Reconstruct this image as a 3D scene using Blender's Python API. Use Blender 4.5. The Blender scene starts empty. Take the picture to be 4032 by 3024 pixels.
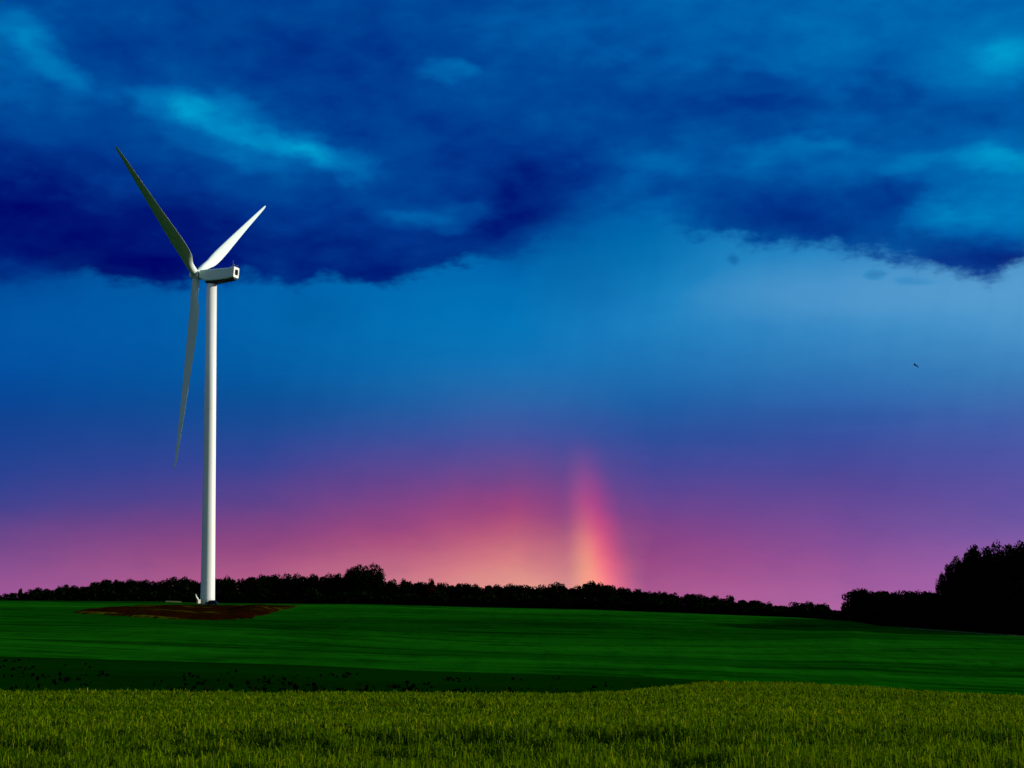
import bpy, bmesh, math, random
import numpy as np
from mathutils import Matrix, Vector
R = math.radians
rng = np.random.default_rng(7); random.seed(7)
sc = bpy.context.scene

# ---------------------------------------------------------------- camera
F = 7500.0; P = R(7.5); PH = 0.0082; EYE = np.array([0, 0, 2.4])
RT = np.array([math.cos(PH), math.sin(PH)*math.sin(P), -math.sin(PH)*math.cos(P)])
UP = np.array([math.sin(PH), -math.cos(PH)*math.sin(P), math.cos(PH)*math.cos(P)])
FW = np.array([0, math.cos(P), math.sin(P)])
cam = bpy.data.cameras.new('camera'); camo = bpy.data.objects.new('camera', cam)
sc.collection.objects.link(camo); sc.camera = camo
cam.sensor_width = 36; cam.lens = 36*F/4032; cam.clip_start = .5; cam.clip_end = 30000
m = Matrix.Identity(4)
for i in range(3):
    m[i][0] = RT[i]; m[i][1] = UP[i]; m[i][2] = -FW[i]; m[i][3] = EYE[i]
camo.matrix_world = m

def ray(px, py):                                    # photo pixel -> direction with horizontal length 1
    v = (px-2016)/F*RT + (1512-py)/F*UP + FW
    return v/np.hypot(v[0], v[1])
def azel(px, py):
    v = ray(px, py); return math.atan2(v[0], v[1]), math.atan(v[2])
def slope(px, py): return ray(px, py)[2]            # tan(elevation)

# ---------------------------------------------------------------- view + sun
sc.view_settings.view_transform = 'Standard'; sc.view_settings.look = 'None'
sc.view_settings.exposure = 0; sc.view_settings.gamma = 1
SUN_AZ, SUN_EL = 93.0, 15.0                          # degrees clockwise from +Y
sun = bpy.data.lights.new('sun', 'SUN'); sun.energy = 4.5; sun.angle = R(.5); sun.color = (1, .93, .8)
suno = bpy.data.objects.new('sun', sun); sc.collection.objects.link(suno)
sd = Vector((math.sin(R(SUN_AZ))*math.cos(R(SUN_EL)), math.cos(R(SUN_AZ))*math.cos(R(SUN_EL)), math.sin(R(SUN_EL))))
suno.rotation_euler = sd.to_track_quat('Z', 'Y').to_euler()

# ---------------------------------------------------------------- sky (storm clouds, dusk band and rainbow, by direction)
def lin(c):
    return tuple(((v/255)/12.92 if v/255 <= .04045 else ((v/255+.055)/1.055)**2.4) for v in c)
W = bpy.data.worlds.new('World'); sc.world = W; W.use_nodes = True
nt = W.node_tree; nt.nodes.clear(); N = nt.nodes; L = nt.links
def node(t, **k):
    n = N.new(t)
    for a, b in k.items(): setattr(n, a, b)
    return n
def put(sock, v):
    if hasattr(v, 'is_linked') or isinstance(v, bpy.types.NodeSocket): L.new(v, sock)
    else: sock.default_value = v
def mth(op, a, b=None, c=None, clamp=False):
    n = node('ShaderNodeMath', operation=op, use_clamp=clamp); put(n.inputs[0], a)
    if b is not None: put(n.inputs[1], b)
    if c is not None: put(n.inputs[2], c)
    return n.outputs[0]
def mixc(f, a, b, bt='MIX'):
    n = node('ShaderNodeMix', data_type='RGBA', blend_type=bt, clamp_factor=True)
    put(n.inputs[0], f); put(n.inputs[6], a); put(n.inputs[7], b); return n.outputs[2]
def ramp(f, stops, interp='B_SPLINE'):
    n = node('ShaderNodeValToRGB'); put(n.inputs[0], f); cr = n.color_ramp; cr.interpolation = interp
    while len(cr.elements) < len(stops): cr.elements.new(1)
    for e, (p, c) in zip(cr.elements, sorted(stops)):
        e.position = p; e.color = (*c, 1)
    return n.outputs[0]
def comb(x, y, z=0):
    n = node('ShaderNodeCombineXYZ'); put(n.inputs[0], x); put(n.inputs[1], y); put(n.inputs[2], z); return n.outputs[0]
def noise(vec, scale, detail=5, rough=.55, dist=0):
    n = node('ShaderNodeTexNoise', noise_dimensions='3D'); put(n.inputs['Vector'], vec)
    n.inputs['Scale'].default_value = scale; n.inputs['Detail'].default_value = detail
    n.inputs['Roughness'].default_value = rough; n.inputs['Distortion'].default_value = dist
    return n
def smooth(v, a, b, lo=0, hi=1):
    n = node('ShaderNodeMapRange', interpolation_type='SMOOTHSTEP'); put(n.inputs[0], v)
    n.inputs[1].default_value = a; n.inputs[2].default_value = b; n.inputs[3].default_value = lo; n.inputs[4].default_value = hi
    return n.outputs[0]

tc = node('ShaderNodeTexCoord'); sx = node('ShaderNodeSeparateXYZ'); L.new(tc.outputs['Generated'], sx.inputs[0])
AZ = mth('ARCTAN2', sx.outputs[0], sx.outputs[1]); EL = mth('ARCSINE', sx.outputs[2])
# smooth large warps so that no edge is straight
nv = comb(mth('MULTIPLY', AZ, 1.0), mth('MULTIPLY', EL, 1.9), 3.3)
n1 = noise(nv, 16, 6, .56); n2 = noise(nv, 55, 3, .5)
s1 = node('ShaderNodeSeparateColor'); L.new(n1.outputs['Color'], s1.inputs[0])
s2 = node('ShaderNodeSeparateColor'); L.new(n2.outputs['Color'], s2.inputs[0])
dx = mth('ADD', mth('MULTIPLY', mth('SUBTRACT', s1.outputs[0], .5), .055), mth('MULTIPLY', mth('SUBTRACT', s2.outputs[0], .5), .016))
dy = mth('ADD', mth('MULTIPLY', mth('SUBTRACT', s1.outputs[1], .5), .030), mth('MULTIPLY', mth('SUBTRACT', s2.outputs[1], .5), .010))
AZw = mth('ADD', AZ, dx); ELw = mth('ADD', EL, dy)
AZs = mth('ADD', AZ, mth('MULTIPLY', dx, .5)); ELs = mth('ADD', EL, mth('MULTIPLY', dy, .22))

def columns(az, el, cols, elmin, elmax, grey):
    """cols: list of (px, [(py, value)...]) -> blended colour"""
    e01 = mth('DIVIDE', mth('SUBTRACT', el, elmin), elmax-elmin, clamp=True)
    out = None; prev = None
    for px, st in cols:
        stops = []
        for py, v in st:
            a, e = azel(px, py); c = (v, v, v) if grey else lin(v)
            if not grey:
                g_ = .3*c[0]+.55*c[1]+.15*c[2]; k_ = .03*min(1, max(0, (.16-e)/.06)); c = tuple((q*(1-k_)+g_*k_)*1.03 for q in c); e -= .0030*min(1, max(0, (.13-e)/.05))
            stops.append((min(1, max(0, (e-elmin)/(elmax-elmin))), c))
        r = ramp(e01, stops, 'CARDINAL' if grey else 'B_SPLINE'); a = azel(px, 1300)[0]
        if out is None: out = r
        else:
            out = mixc(mth('DIVIDE', mth('SUBTRACT', az, prev), a-prev, clamp=True), out, r)
        prev = a
    return out
ELMIN, ELMAX = 0.0, .35
ys = [0, 130, 260, 390, 520, 650, 780, 910, 1040, 1150]
Lf = {0: [.5, .6, .55, .42, .34, .22, .08, .05, .2, .4],
      500: [.42, .4, .38, .42, .45, .38, .2, .08, .06, .3],
      1000: [.38, .35, .33, .36, .42, .42, .34, .20, .14, .2],
      1500: [.42, .38, .36, .34, .33, .34, .36, .28, .20, .20],
      2000: [.47, .46, .45, .46, .36, .28, .26, .28, .24, .35],
      2500: [.58, .58, .48, .44, .46, .44, .44, .5, .56, .62],
      3000: [.58, .6, .52, .44, .48, .58, .42, .4, .5, .6],
      3500: [.62, .6, .57, .48, .5, .56, .42, .38, .4, .45],
      4000: [.68, .7, .78, .58, .54, .7, .74, .66, .36, .45]}
Lc = columns(AZw, ELw, [(x, list(zip(ys, v))) for x, v in Lf.items()], ELMIN, ELMAX, True)
Lc = mth('MULTIPLY', Lc, 1.0)
def blob(px, py, rx, ry, rot, amp, acc, wa=AZw, we=ELw):
    a, e = azel(px, py)
    mp = node('ShaderNodeMapping', vector_type='TEXTURE'); L.new(comb(wa, we), mp.inputs[0])
    mp.inputs[1].default_value = (a, e, 0); mp.inputs[2].default_value = (0, 0, R(-rot)); mp.inputs[3].default_value = (rx/F, ry/F, 1)
    g = node('ShaderNodeTexGradient', gradient_type='SPHERICAL'); L.new(mp.outputs[0], g.inputs[0])
    return mth('MULTIPLY_ADD', smooth(g.outputs[1], 0, .85), amp, acc)
for b in [(890, 470, 600, 210, 20, .22), (620, 390, 260, 110, 18, .20), (820, 410, 280, 90, 10, .13), (1010, 545, 260, 80, 20, .22), (1215, 605, 220, 100, 12, .28), (760, 450, 200, 60, 30, .10), (1010, 640, 420, 110, 10, .06),
          (1400, 690, 160, 70, 25, .16), (220, 240, 300, 110, 40, .2), (90, 110, 200, 110, 10, .12), (1740, 290, 190, 75, 5, .24),
          (1700, 860, 300, 80, -8, .20), (1420, 640, 160, 60, 30, .10), (2960, 250, 500, 70, 8, .06), (2500, 640, 240, 80, 10, .08), (3300, 560, 260, 60, 5, .08), (3450, 300, 380, 60, 15, -.06), (3050, 420, 300, 60, 0, -.08), (3560, 760, 200, 90, 30, -.12), (1560, 830, 200, 90, 0, .10), (3080, 585, 380, 80, 0, .14), (3720, 840, 330, 110, -8, .22), (3900, 630, 330, 75, 8, .2),
          (3600, 640, 130, 60, 0, .08), (4010, 230, 260, 130, 0, .10), (3260, 850, 420, 130, -10, -.07), (3060, 800, 200, 130, 0, -.05), (2080, 780, 380, 190, 0, -.09), (1900, 900, 300, 130, -15, -.08), (2220, 700, 260, 110, 0, -.06),
          (3900, 1000, 420, 90, 8, -.1), (2680, 430, 420, 90, 5, -.08), (3350, 400, 500, 90, 0, -.05), (700, 1010, 500, 70, 8, -.05),
          (2600, 870, 360, 110, 0, .10), (1050, 1010, 260, 60, 0, .03), (1450, 960, 300, 90, 0, .04), (480, 160, 200, 150, 0, -.06)]:
    Lc = blob(*b, Lc)
Lc = mth('ADD', Lc, mth('MULTIPLY', mth('SUBTRACT', s1.outputs[2], .5), .48))
Lc = mth('ADD', Lc, mth('MULTIPLY', mth('SUBTRACT', s2.outputs[2], .5), .16))
Lc = mth('ADD', Lc, mth('MULTIPLY', mth('SUBTRACT', noise(nv, 170, 3, .5).outputs[0], .5), .035), clamp=True)
upper = ramp(Lc, [(0, lin((0, 2, 102))), (.14, lin((0, 24, 116))), (.3, lin((0, 52, 138))), (.45, lin((0, 73, 152))), (.6, lin((0, 96, 170))),
                  (.75, lin((0, 116, 184))), (.9, lin((0, 142, 198))), (1, lin((0, 162, 210)))], 'LINEAR')
lower = columns(AZs, ELs, [
    (0, [(1000, (0, 75, 150)), (1200, (0, 84, 160)), (1400, (0, 84, 165)), (1600, (0, 64, 142)), (1800, (30, 66, 146)), (1950, (58, 65, 145)), (2050, (92, 66, 138)), (2200, (138, 76, 142)), (2330, (165, 88, 152))]),
    (1000, [(1000, (0, 95, 168)), (1200, (0, 102, 172)), (1400, (0, 94, 165)), (1600, (0, 80, 150)), (1800, (48, 66, 150)), (1950, (92, 66, 140)), (2050, (126, 65, 130)), (2150, (152, 70, 126)), (2270, (184, 94, 136))]),
    (1600, [(1000, (0, 105, 175)), (1200, (0, 112, 178)), (1400, (2, 112, 178)), (1600, (20, 92, 160)), (1750, (62, 74, 155)), (1900, (112, 66, 138)), (2050, (158, 66, 125)), (2150, (186, 88, 125)), (2290, (215, 128, 138))]),
    (2030, [(900, (0, 105, 175)), (1200, (0, 116, 182)), (1400, (8, 118, 184)), (1550, (35, 105, 170)), (1700, (65, 80, 160)), (1800, (95, 75, 148)), (1900, (134, 65, 132)), (2000, (166, 66, 122)), (2100, (192, 96, 122)), (2200, (220, 128, 130)), (2290, (238, 158, 140))]),
    (2560, [(850, (0, 105, 175)), (1000, (0, 122, 184)), (1200, (30, 134, 194)), (1400, (28, 120, 184)), (1600, (24, 90, 160)), (1750, (48, 75, 155)), (1900, (85, 70, 150)), (2050, (130, 65, 135)), (2200, (160, 70, 130)), (2330, (180, 92, 145))]),
    (3300, [(900, (30, 130, 190)), (1100, (58, 146, 202)), (1300, (58, 140, 196)), (1450, (45, 120, 182)), (1600, (45, 95, 170)), (1750, (60, 75, 156)), (1900, (86, 70, 150)), (2050, (118, 74, 150)), (2200, (148, 80, 150)), (2380, (182, 102, 162))]),
    (4000, [(950, (60, 145, 200)), (1100, (92, 162, 208)), (1250, (80, 154, 206)), (1450, (50, 125, 182)), (1600, (60, 100, 172)), (1750, (72, 84, 165)), (1900, (88, 78, 160)), (2050, (110, 84, 160)), (2150, (136, 90, 165)), (2300, (160, 96, 168))]),
], ELMIN, ELMAX, False)
nm = noise(comb(mth('MULTIPLY', AZ, 1.0), mth('MULTIPLY', EL, .8), 9), 9, 4, .5)
rain = noise(comb(mth('MULTIPLY_ADD', EL, -.25, AZ), mth('MULTIPLY', EL, .12), 4), 60, 5, .6)
lower = mixc(mth('MULTIPLY', mth('MULTIPLY', smooth(rain.outputs[0], .35, .72), smooth(EL, .04, .13)), .20), lower, mixc(1.0, lower, (.6, .8, .92, 1), 'MULTIPLY'))
mott = noise(comb(AZ, mth('MULTIPLY', EL, 2.6), 14), 30, 6, .62)
lower = mixc(mth('MULTIPLY', smooth(mott.outputs[0], .42, .70), .24), lower, mixc(1.0, lower, (.72, .84, .95, 1), 'MULTIPLY'))
lower = mixc(mth('MULTIPLY', smooth(nm.outputs[0], .35, .75), .3), lower, mixc(1.0, lower, (.62, .8, .93, 1), 'MULTIPLY'))
dk = mth('MULTIPLY', AZ, 0.0)
for b in [(2330, 980, 560, 330, 0, -.20), (2280, 1120, 240, 190, 20, -.06), (1250, 1230, 260, 120, 0, -.16), (1000, 1600, 600, 170, 0, -.12), (2907, 1020, 42, 30, 20, -.40), (3450, 1078, 50, 26, 0, -.3), (3600, 1105, 110, 26, 5, -.18), (3350, 1150, 900, 170, 0, .12), (3300, 1640, 700, 60, 0, -.10), (2900, 1720, 600, 60, 0, -.08)]:
    dk = blob(*b, dk, AZs, ELs)
lower = mixc(mth('MULTIPLY', dk, -1.0, clamp=True), lower, (0, .045, .22, 1))
lower = mixc(mth('MULTIPLY', dk, 1.0, clamp=True), lower, (.28, .50, .72, 1))
# ragged cloud base
edge = [(0, 1130), (180, 1120), (365, 1075), (638, 1112), (775, 1098), (984, 1108), (1166, 1142), (1240, 1092), (1330, 1092), (1504, 1150), (1580, 1120), (1731, 1075), (1880, 1030), (2060, 1000), (2200, 930), (2420, 840),
        (2600, 870), (2727, 925), (2973, 971), (3200, 992), (3365, 1014), (3520, 1048), (3700, 1062), (3900, 1128), (3990, 1070), (4032, 1040)]
A0, A1 = -.32, .32
def e2(p):
    a, e = azel(*p); return ((a-A0)/(A1-A0), ((e-ELMIN)/(ELMAX-ELMIN),)*3)
er = ramp(mth('DIVIDE', mth('SUBTRACT', AZ, A0), A1-A0, clamp=True), [e2(p) for p in edge], 'LINEAR')
eE = mth('MULTIPLY_ADD', er, ELMAX-ELMIN, ELMIN)
edn = mth('MULTIPLY', mth('SUBTRACT', noise(nv, 95, 4, .6).outputs[0], .5), .012)
ed = mth('SUBTRACT', mth('ADD', mth('ADD', EL, edn), mth('ADD', mth('MULTIPLY', mth('SUBTRACT', s1.outputs[1], .5), .022), mth('MULTIPLY', mth('SUBTRACT', s2.outputs[0], .5), .017))), eE)
sharp = smooth(ed, -.0036, .0070)
soft = smooth(ed, -.022, .022)
# soft where the cloud dissolves into rain (middle), sharp elsewhere
aL = azel(1700, 1000)[0]; aM = azel(2300, 1000)[0]; aR = azel(2700, 1000)[0]
isoft = mth('MULTIPLY', smooth(AZ, aL, aM), smooth(AZ, aM, aR, 1, 0))
isoft = mth('MAXIMUM', isoft, smooth(AZ, azel(100, 1000)[0], azel(420, 1000)[0], .75, .12))
mask = node('ShaderNodeMix', data_type='FLOAT'); put(mask.inputs[0], isoft); put(mask.inputs[2], sharp); put(mask.inputs[3], soft)
skyc = mixc(mask.outputs[0], lower, upper)
# rainbow foot: spectrum across a short arc that fades out with height
a0, e0 = azel(2318, 2300); a1, e1 = azel(2258, 1725)
er_ = mth('DIVIDE', mth('SUBTRACT', EL, e0), e1-e0)                  # 0 at the horizon .. 1 at the top
cen = mth('MULTIPLY_ADD', mth('POWER', mth('MAXIMUM', er_, 0), .85), (a1-a0), a0)
wid = mth('MAXIMUM', mth('MULTIPLY_ADD', er_, -.0062, .0150), .004)
u = mth('ADD', mth('DIVIDE', mth('SUBTRACT', AZ, cen), wid), mth('MULTIPLY', mth('SUBTRACT', s2.outputs[0], .5), .25))
u01 = mth('MULTIPLY_ADD', u, .25, .5, clamp=True)
bow = ramp(u01, [(.0, (0, 0, 0)), (.2, (0, .0, 0)), (.34, (.01, .018, .0)), (.45, (.30, .16, 0)), (.55, (.52, .20, .0)), (.66, (.52, .05, .0)), (.78, (.24, .0, .0)), (.92, (0, 0, 0)), (1, (0, 0, 0))])
bow = mixc(smooth(er_, .1, .6), bow, mixc(1.0, bow, (.85, .18, 1.5, 1), 'MULTIPLY'))
fade = mth('MULTIPLY', smooth(er_, 1.08, .10), smooth(er_, -.8, -.2))
bowm = node('ShaderNodeMix', data_type='RGBA', blend_type='ADD'); put(bowm.inputs[0], mth('MULTIPLY', fade, .9)); put(bowm.inputs[6], skyc); put(bowm.inputs[7], bow)
skyc = bowm.outputs[2]
# clearing western sky behind the viewer: physical sky with the low sun
nish = node('ShaderNodeTexSky', sky_type='NISHITA'); nish.sun_disc = False
nish.sun_elevation = R(SUN_EL); nish.sun_rotation = R(SUN_AZ)
back = smooth(sx.outputs[1], .25, -.35)
nb = node('ShaderNodeVectorMath', operation='SCALE'); L.new(nish.outputs[0], nb.inputs[0]); L.new(mth('MULTIPLY', smooth(EL, -.02, .7, .10, 1.0), .15), nb.inputs[3])
full = mixc(back, skyc, nb.outputs[0])
bg = node('ShaderNodeBackground'); L.new(full, bg.inputs[0]); bg.inputs[1].default_value = 1.0
wo = node('ShaderNodeOutputWorld'); L.new(bg.outputs[0], wo.inputs[0])

# ---------------------------------------------------------------- materials
def mat(name, build=None, col=(.5, .5, .5), rough=.7, spec=.2):
    mm = bpy.data.materials.new(name); mm.use_nodes = True
    t = mm.node_tree; b = t.nodes['Principled BSDF']
    b.inputs['Base Color'].default_value = (*col, 1); b.inputs['Roughness'].default_value = rough
    b.inputs['Specular IOR Level'].default_value = spec
    if build: build(t, b)
    return mm
def tnoise(t, scale, vec=(1, 1, 1), detail=5, rough=.55, dist=0, coord='Object', loc=(0, 0, 0)):
    c = t.nodes.new('ShaderNodeTexCoord'); mp = t.nodes.new('ShaderNodeMapping'); mp.inputs[3].default_value = vec; mp.inputs[1].default_value = loc
    t.links.new(c.outputs[coord], mp.inputs[0]); n = t.nodes.new('ShaderNodeTexNoise')
    t.links.new(mp.outputs[0], n.inputs[0]); n.inputs['Scale'].default_value = scale
    n.inputs['Detail'].default_value = detail; n.inputs['Roughness'].default_value = rough; n.inputs['Distortion'].default_value = dist
    return n.outputs[0]
def tramp(t, f, stops, interp='LINEAR'):
    r = t.nodes.new('ShaderNodeValToRGB'); t.links.new(f, r.inputs[0]); cr = r.color_ramp; cr.interpolation = interp
    while len(cr.elements) < len(stops): cr.elements.new(1)
    for e, (p, c) in zip(cr.elements, stops): e.position = p; e.color = (*c, 1)
    return r.outputs[0]
def tmix(t, f, a, b, bt='MIX'):
    n = t.nodes.new('ShaderNodeMix'); n.data_type = 'RGBA'; n.blend_type = bt
    for s, v in ((n.inputs[0], f), (n.inputs[6], a), (n.inputs[7], b)):
        if isinstance(v, bpy.types.NodeSocket): t.links.new(v, s)
        else: s.default_value = v
    return n.outputs[2]
def tbump(t, b, h, strength, dist):
    n = t.nodes.new('ShaderNodeBump'); n.inputs['Strength'].default_value = strength; n.inputs['Distance'].default_value = dist
    t.links.new(h, n.inputs['Height']); t.links.new(n.outputs[0], b.inputs['Normal'])

def b_green(t, b):
    broad = tnoise(t, .010, (.35, 1.3, 1), 5, .6, .6)
    fine = tnoise(t, .05, (.22, 1.6, 1), 6, .65, 1.0, loc=(31, 7, 0))
    c1 = tramp(t, broad, [(.3, (.002, .050, .001)), (.45, (.003, .072, .001)), (.6, (.006, .104, .002)), (.75, (.011, .135, .002))])
    blot = tramp(t, tnoise(t, .06, (.30, 1.0, 1), 8, .75, 1.5, loc=(3, 17, 0)), [(.42, (.5, .55, .5)), (.47, (1, 1, 1))]); c1 = tmix(t, 1.0, c1, blot, 'MULTIPLY')
    c2 = tramp(t, fine, [(.38, (.25, .42, .3)), (.45, (.75, .8, .75)), (.6, (1, 1, 1)), (.75, (1.2, 1.12, 1))])
    grain = tramp(t, tnoise(t, .30, (1, .16, 1), 6, .7, .5), [(.3, (.72, .74, .7)), (.5, (1, 1, 1)), (.7, (1.22, 1.14, 1.1))])
    t.links.new(tmix(t, 1.0, tmix(t, 1.0, c1, c2, 'MULTIPLY'), grain, 'MULTIPLY'), b.inputs['Base Color'])
    tbump(t, b, tnoise(t, .35, (.4, 1.2, 1), 6, .6), .5, .5)
M_green = mat('green_crop', b_green, rough=1, spec=0)
def b_dark(t, b):
    c = tramp(t, tnoise(t, .03, (.4, 1, 1), 4, .6), [(.35, (.001, .018, .0)), (.7, (.001, .028, .0005))])
    t.links.new(c, b.inputs['Base Color']); tbump(t, b, tnoise(t, .8), .5, .3)
M_dark = mat('dark_crop', b_dark, rough=1, spec=0)
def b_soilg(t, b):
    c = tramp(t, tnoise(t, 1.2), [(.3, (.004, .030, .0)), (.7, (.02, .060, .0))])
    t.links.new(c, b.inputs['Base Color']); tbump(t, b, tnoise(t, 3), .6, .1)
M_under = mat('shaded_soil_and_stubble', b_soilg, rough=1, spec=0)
def b_soil(t, b):
    patch = tnoise(t, .065, (.9, .8, 1), 4, .55, 1.2, loc=(5, 3, 0))
    c = tramp(t, tnoise(t, .35, (.5, 1, 1), 6, .65), [(.3, (.007, .0018, .0)), (.55, (.016, .0040, .0004)), (.8, (.027, .009, .001))])
    g = tramp(t, patch, [(.54, (0, 0, 0)), (.64, (1, 1, 1))])
    t.links.new(tmix(t, g, c, (.040, .046, .0, 1)), b.inputs['Base Color']); tbump(t, b, tnoise(t, .5, detail=8), .8, .6)
M_soil = mat('red_brown_soil', b_soil, rough=1, spec=0)
def b_track(t, b):
    t.links.new(tramp(t, tnoise(t, .4), [(.3, (.03, .05, .012)), (.7, (.10, .12, .05))]), b.inputs['Base Color'])
M_track = mat('pale_gravel', b_track, rough=1, spec=0)
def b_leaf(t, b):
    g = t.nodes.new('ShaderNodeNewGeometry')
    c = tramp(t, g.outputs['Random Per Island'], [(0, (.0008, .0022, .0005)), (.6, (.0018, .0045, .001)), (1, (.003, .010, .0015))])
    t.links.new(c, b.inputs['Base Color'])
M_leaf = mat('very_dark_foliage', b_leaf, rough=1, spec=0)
def b_leaf2(t, b):
    g = t.nodes.new('ShaderNodeNewGeometry')
    t.links.new(tramp(t, g.outputs['Random Per Island'], [(0, (.001, .012, .001)), (1, (.004, .045, .004))]), b.inputs['Base Color'])
M_leaf_green = mat('dim_green_foliage', b_leaf2, rough=1, spec=0)
def b_leaf3(t, b):
    g = t.nodes.new('ShaderNodeNewGeometry')
    t.links.new(tramp(t, g.outputs['Random Per Island'], [(0, (.006, .002, .001)), (1, (.03, .003, .002))]), b.inputs['Base Color'])
M_leaf_red = mat('dark_reddish_foliage', b_leaf3, rough=1, spec=0)
M_bark = mat('dark_bark', lambda t, b: t.links.new(tramp(t, tnoise(t, 3), [(.3, (.002, .002, .001)), (.7, (.006, .005, .003))]), b.inputs['Base Color']), rough=1, spec=0)
def b_wheat(t, b):
    g = t.nodes.new('ShaderNodeNewGeometry')
    isl = tramp(t, g.outputs['Random Per Island'], [(0, (.020, .095, .0)), (.35, (.045, .115, .0)), (.7, (.075, .135, .0)), (.93, (.11, .16, .0)), (1, (.15, .18, .004))])
    big = tramp(t, tnoise(t, .12, (.3, 1.4, 1), 5, .6), [(.3, (.7, .82, .7)), (.5, (1, 1, 1)), (.72, (1.25, 1.12, 1))])
    c = tmix(t, 1.0, isl, big, 'MULTIPLY'); df = t.nodes.new('ShaderNodeBsdfDiffuse'); tl = t.nodes.new('ShaderNodeBsdfTranslucent'); mx_ = t.nodes.new('ShaderNodeMixShader')
    t.links.new(c, df.inputs[0]); t.links.new(c, tl.inputs[0]); mx_.inputs[0].default_value = .4; t.links.new(df.outputs[0], mx_.inputs[1]); t.links.new(tl.outputs[0], mx_.inputs[2])
    t.links.new(mx_.outputs[0], [q for q in t.nodes if q.type == 'OUTPUT_MATERIAL'][0].inputs[0])
M_wheat = mat('green_wheat', b_wheat, rough=.9, spec=0)
EAR = [(0, (.044, .112, .0)), (.4, (.082, .160, .0)), (.8, (.130, .200, .0)), (1, (.22, .26, .006))]
M_ear = mat('olive_wheat_ears', b_wheat, rough=.9, spec=0)
for n_ in M_ear.node_tree.nodes:
    if n_.type == 'VALTORGB' and len(n_.color_ramp.elements) == 5:
        for e, (p_, c_) in zip(n_.color_ramp.elements, EAR+[EAR[-1]]): e.position = p_; e.color = (*c_, 1)
def b_white(t, b):
    n = tramp(t, tnoise(t, .25, (1, 1, .25), 5, .6), [(.3, (.72, .76, .70)), (.7, (.82, .85, .80))])
    t.links.new(n, b.inputs['Base Color'])
M_white = mat('weathered_white_paint', b_white, rough=.45, spec=.4)
def b_blade(t, b):
    n = tramp(t, tnoise(t, .2, (1, 1, 1), 4, .6), [(.3, (.66, .78, .70)), (.7, (.76, .86, .78))])
    t.links.new(n, b.inputs['Base Color'])
M_blade = mat('white_blade_gelcoat', b_blade, rough=.5, spec=.3)
def b_nac(t, b):
    n = tramp(t, tnoise(t, .5, (.4, 1, 2), 5, .6), [(.3, (.60, .80, .77)), (.7, (.72, .88, .86))])
    t.links.new(n, b.inputs['Base Color'])
M_nac = mat('pale_grey_nacelle_shell', b_nac, rough=.5, spec=.3)
def plain(name, c, r=.6, s=.3, var=.15):
    return mat(name, lambda t, b: t.links.new(tramp(t, tnoise(t, 4), [(.3, tuple(v*(1-var) for v in c)), (.7, tuple(min(1, v*(1+var)) for v in c))]), b.inputs['Base Color']), rough=r, spec=s)
M_black = plain('black_rubber_and_grille', (.006, .006, .007), .8, .1)
M_darkgrey = plain('dark_grey_underside', (.02, .02, .022), .7)
M_steel = plain('galvanised_steel', (.18, .20, .20), .5)
M_cream = plain('cream_painted_metal', (.68, .60, .46), .6)
M_pale = plain('pale_green_white_metal', (.62, .74, .60), .6)
M_navy = plain('dark_blue_car_paint', (.002, .007, .022), .5, .2)
M_glass = plain('car_window_glass', (.02, .03, .045), .2, .4)
M_conc = plain('concrete', (.12, .12, .10), .9, .1)
M_bird = plain('dark_feathers', (.002, .003, .012), .9, 0)

# ---------------------------------------------------------------- object helpers
COL = sc.collection
def link(name, me, material=None, parent=None, loc=(0, 0, 0)):
    me.name = name; o = bpy.data.objects.new(name, me); COL.objects.link(o)
    if material: me.materials.append(material)
    if parent: o.parent = parent
    o.location = loc; return o
def tag(o, label, cat, group=None, kind=None):
    if label: o['label'] = label
    if cat: o['category'] = cat
    if group: o['group'] = group
    if kind: o['kind'] = kind
    return o
def empty(name, loc, rz=0):
    o = bpy.data.objects.new(name, None); COL.objects.link(o); o.location = loc; o.rotation_euler = (0, 0, rz); o.empty_display_size = 1; return o
def quads_mesh(name, V):                            # V: (n,4,3) separate quads
    n = len(V); me = bpy.data.meshes.new(name); me.vertices.add(n*4); me.vertices.foreach_set('co', V.astype(np.float32).ravel())
    me.loops.add(n*4); me.loops.foreach_set('vertex_index', np.arange(n*4, dtype=np.int32))
    me.polygons.add(n); me.polygons.foreach_set('loop_start', np.arange(0, n*4, 4, dtype=np.int32)); me.update(); return me
def grid_mesh(name, G, smoothf=True, wrap=False):   # G: (r,c,3)
    r, c = G.shape[:2]; idx = np.arange(r*c).reshape(r, c)
    if wrap: idx = np.concatenate([idx, idx[:, :1]], 1)
    f = np.stack([idx[:-1, :-1], idx[:-1, 1:], idx[1:, 1:], idx[1:, :-1]], -1).reshape(-1, 4)
    me = bpy.data.meshes.new(name); me.vertices.add(r*c); me.vertices.foreach_set('co', G.astype(np.float32).reshape(-1))
    me.loops.add(len(f)*4); me.loops.foreach_set('vertex_index', f.ravel().astype(np.int32))
    me.polygons.add(len(f)); me.polygons.foreach_set('loop_start', np.arange(0, len(f)*4, 4, dtype=np.int32)); me.update(); me.validate()
    if smoothf: me.polygons.foreach_set('use_smooth', [True]*len(me.polygons))
    return me
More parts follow.
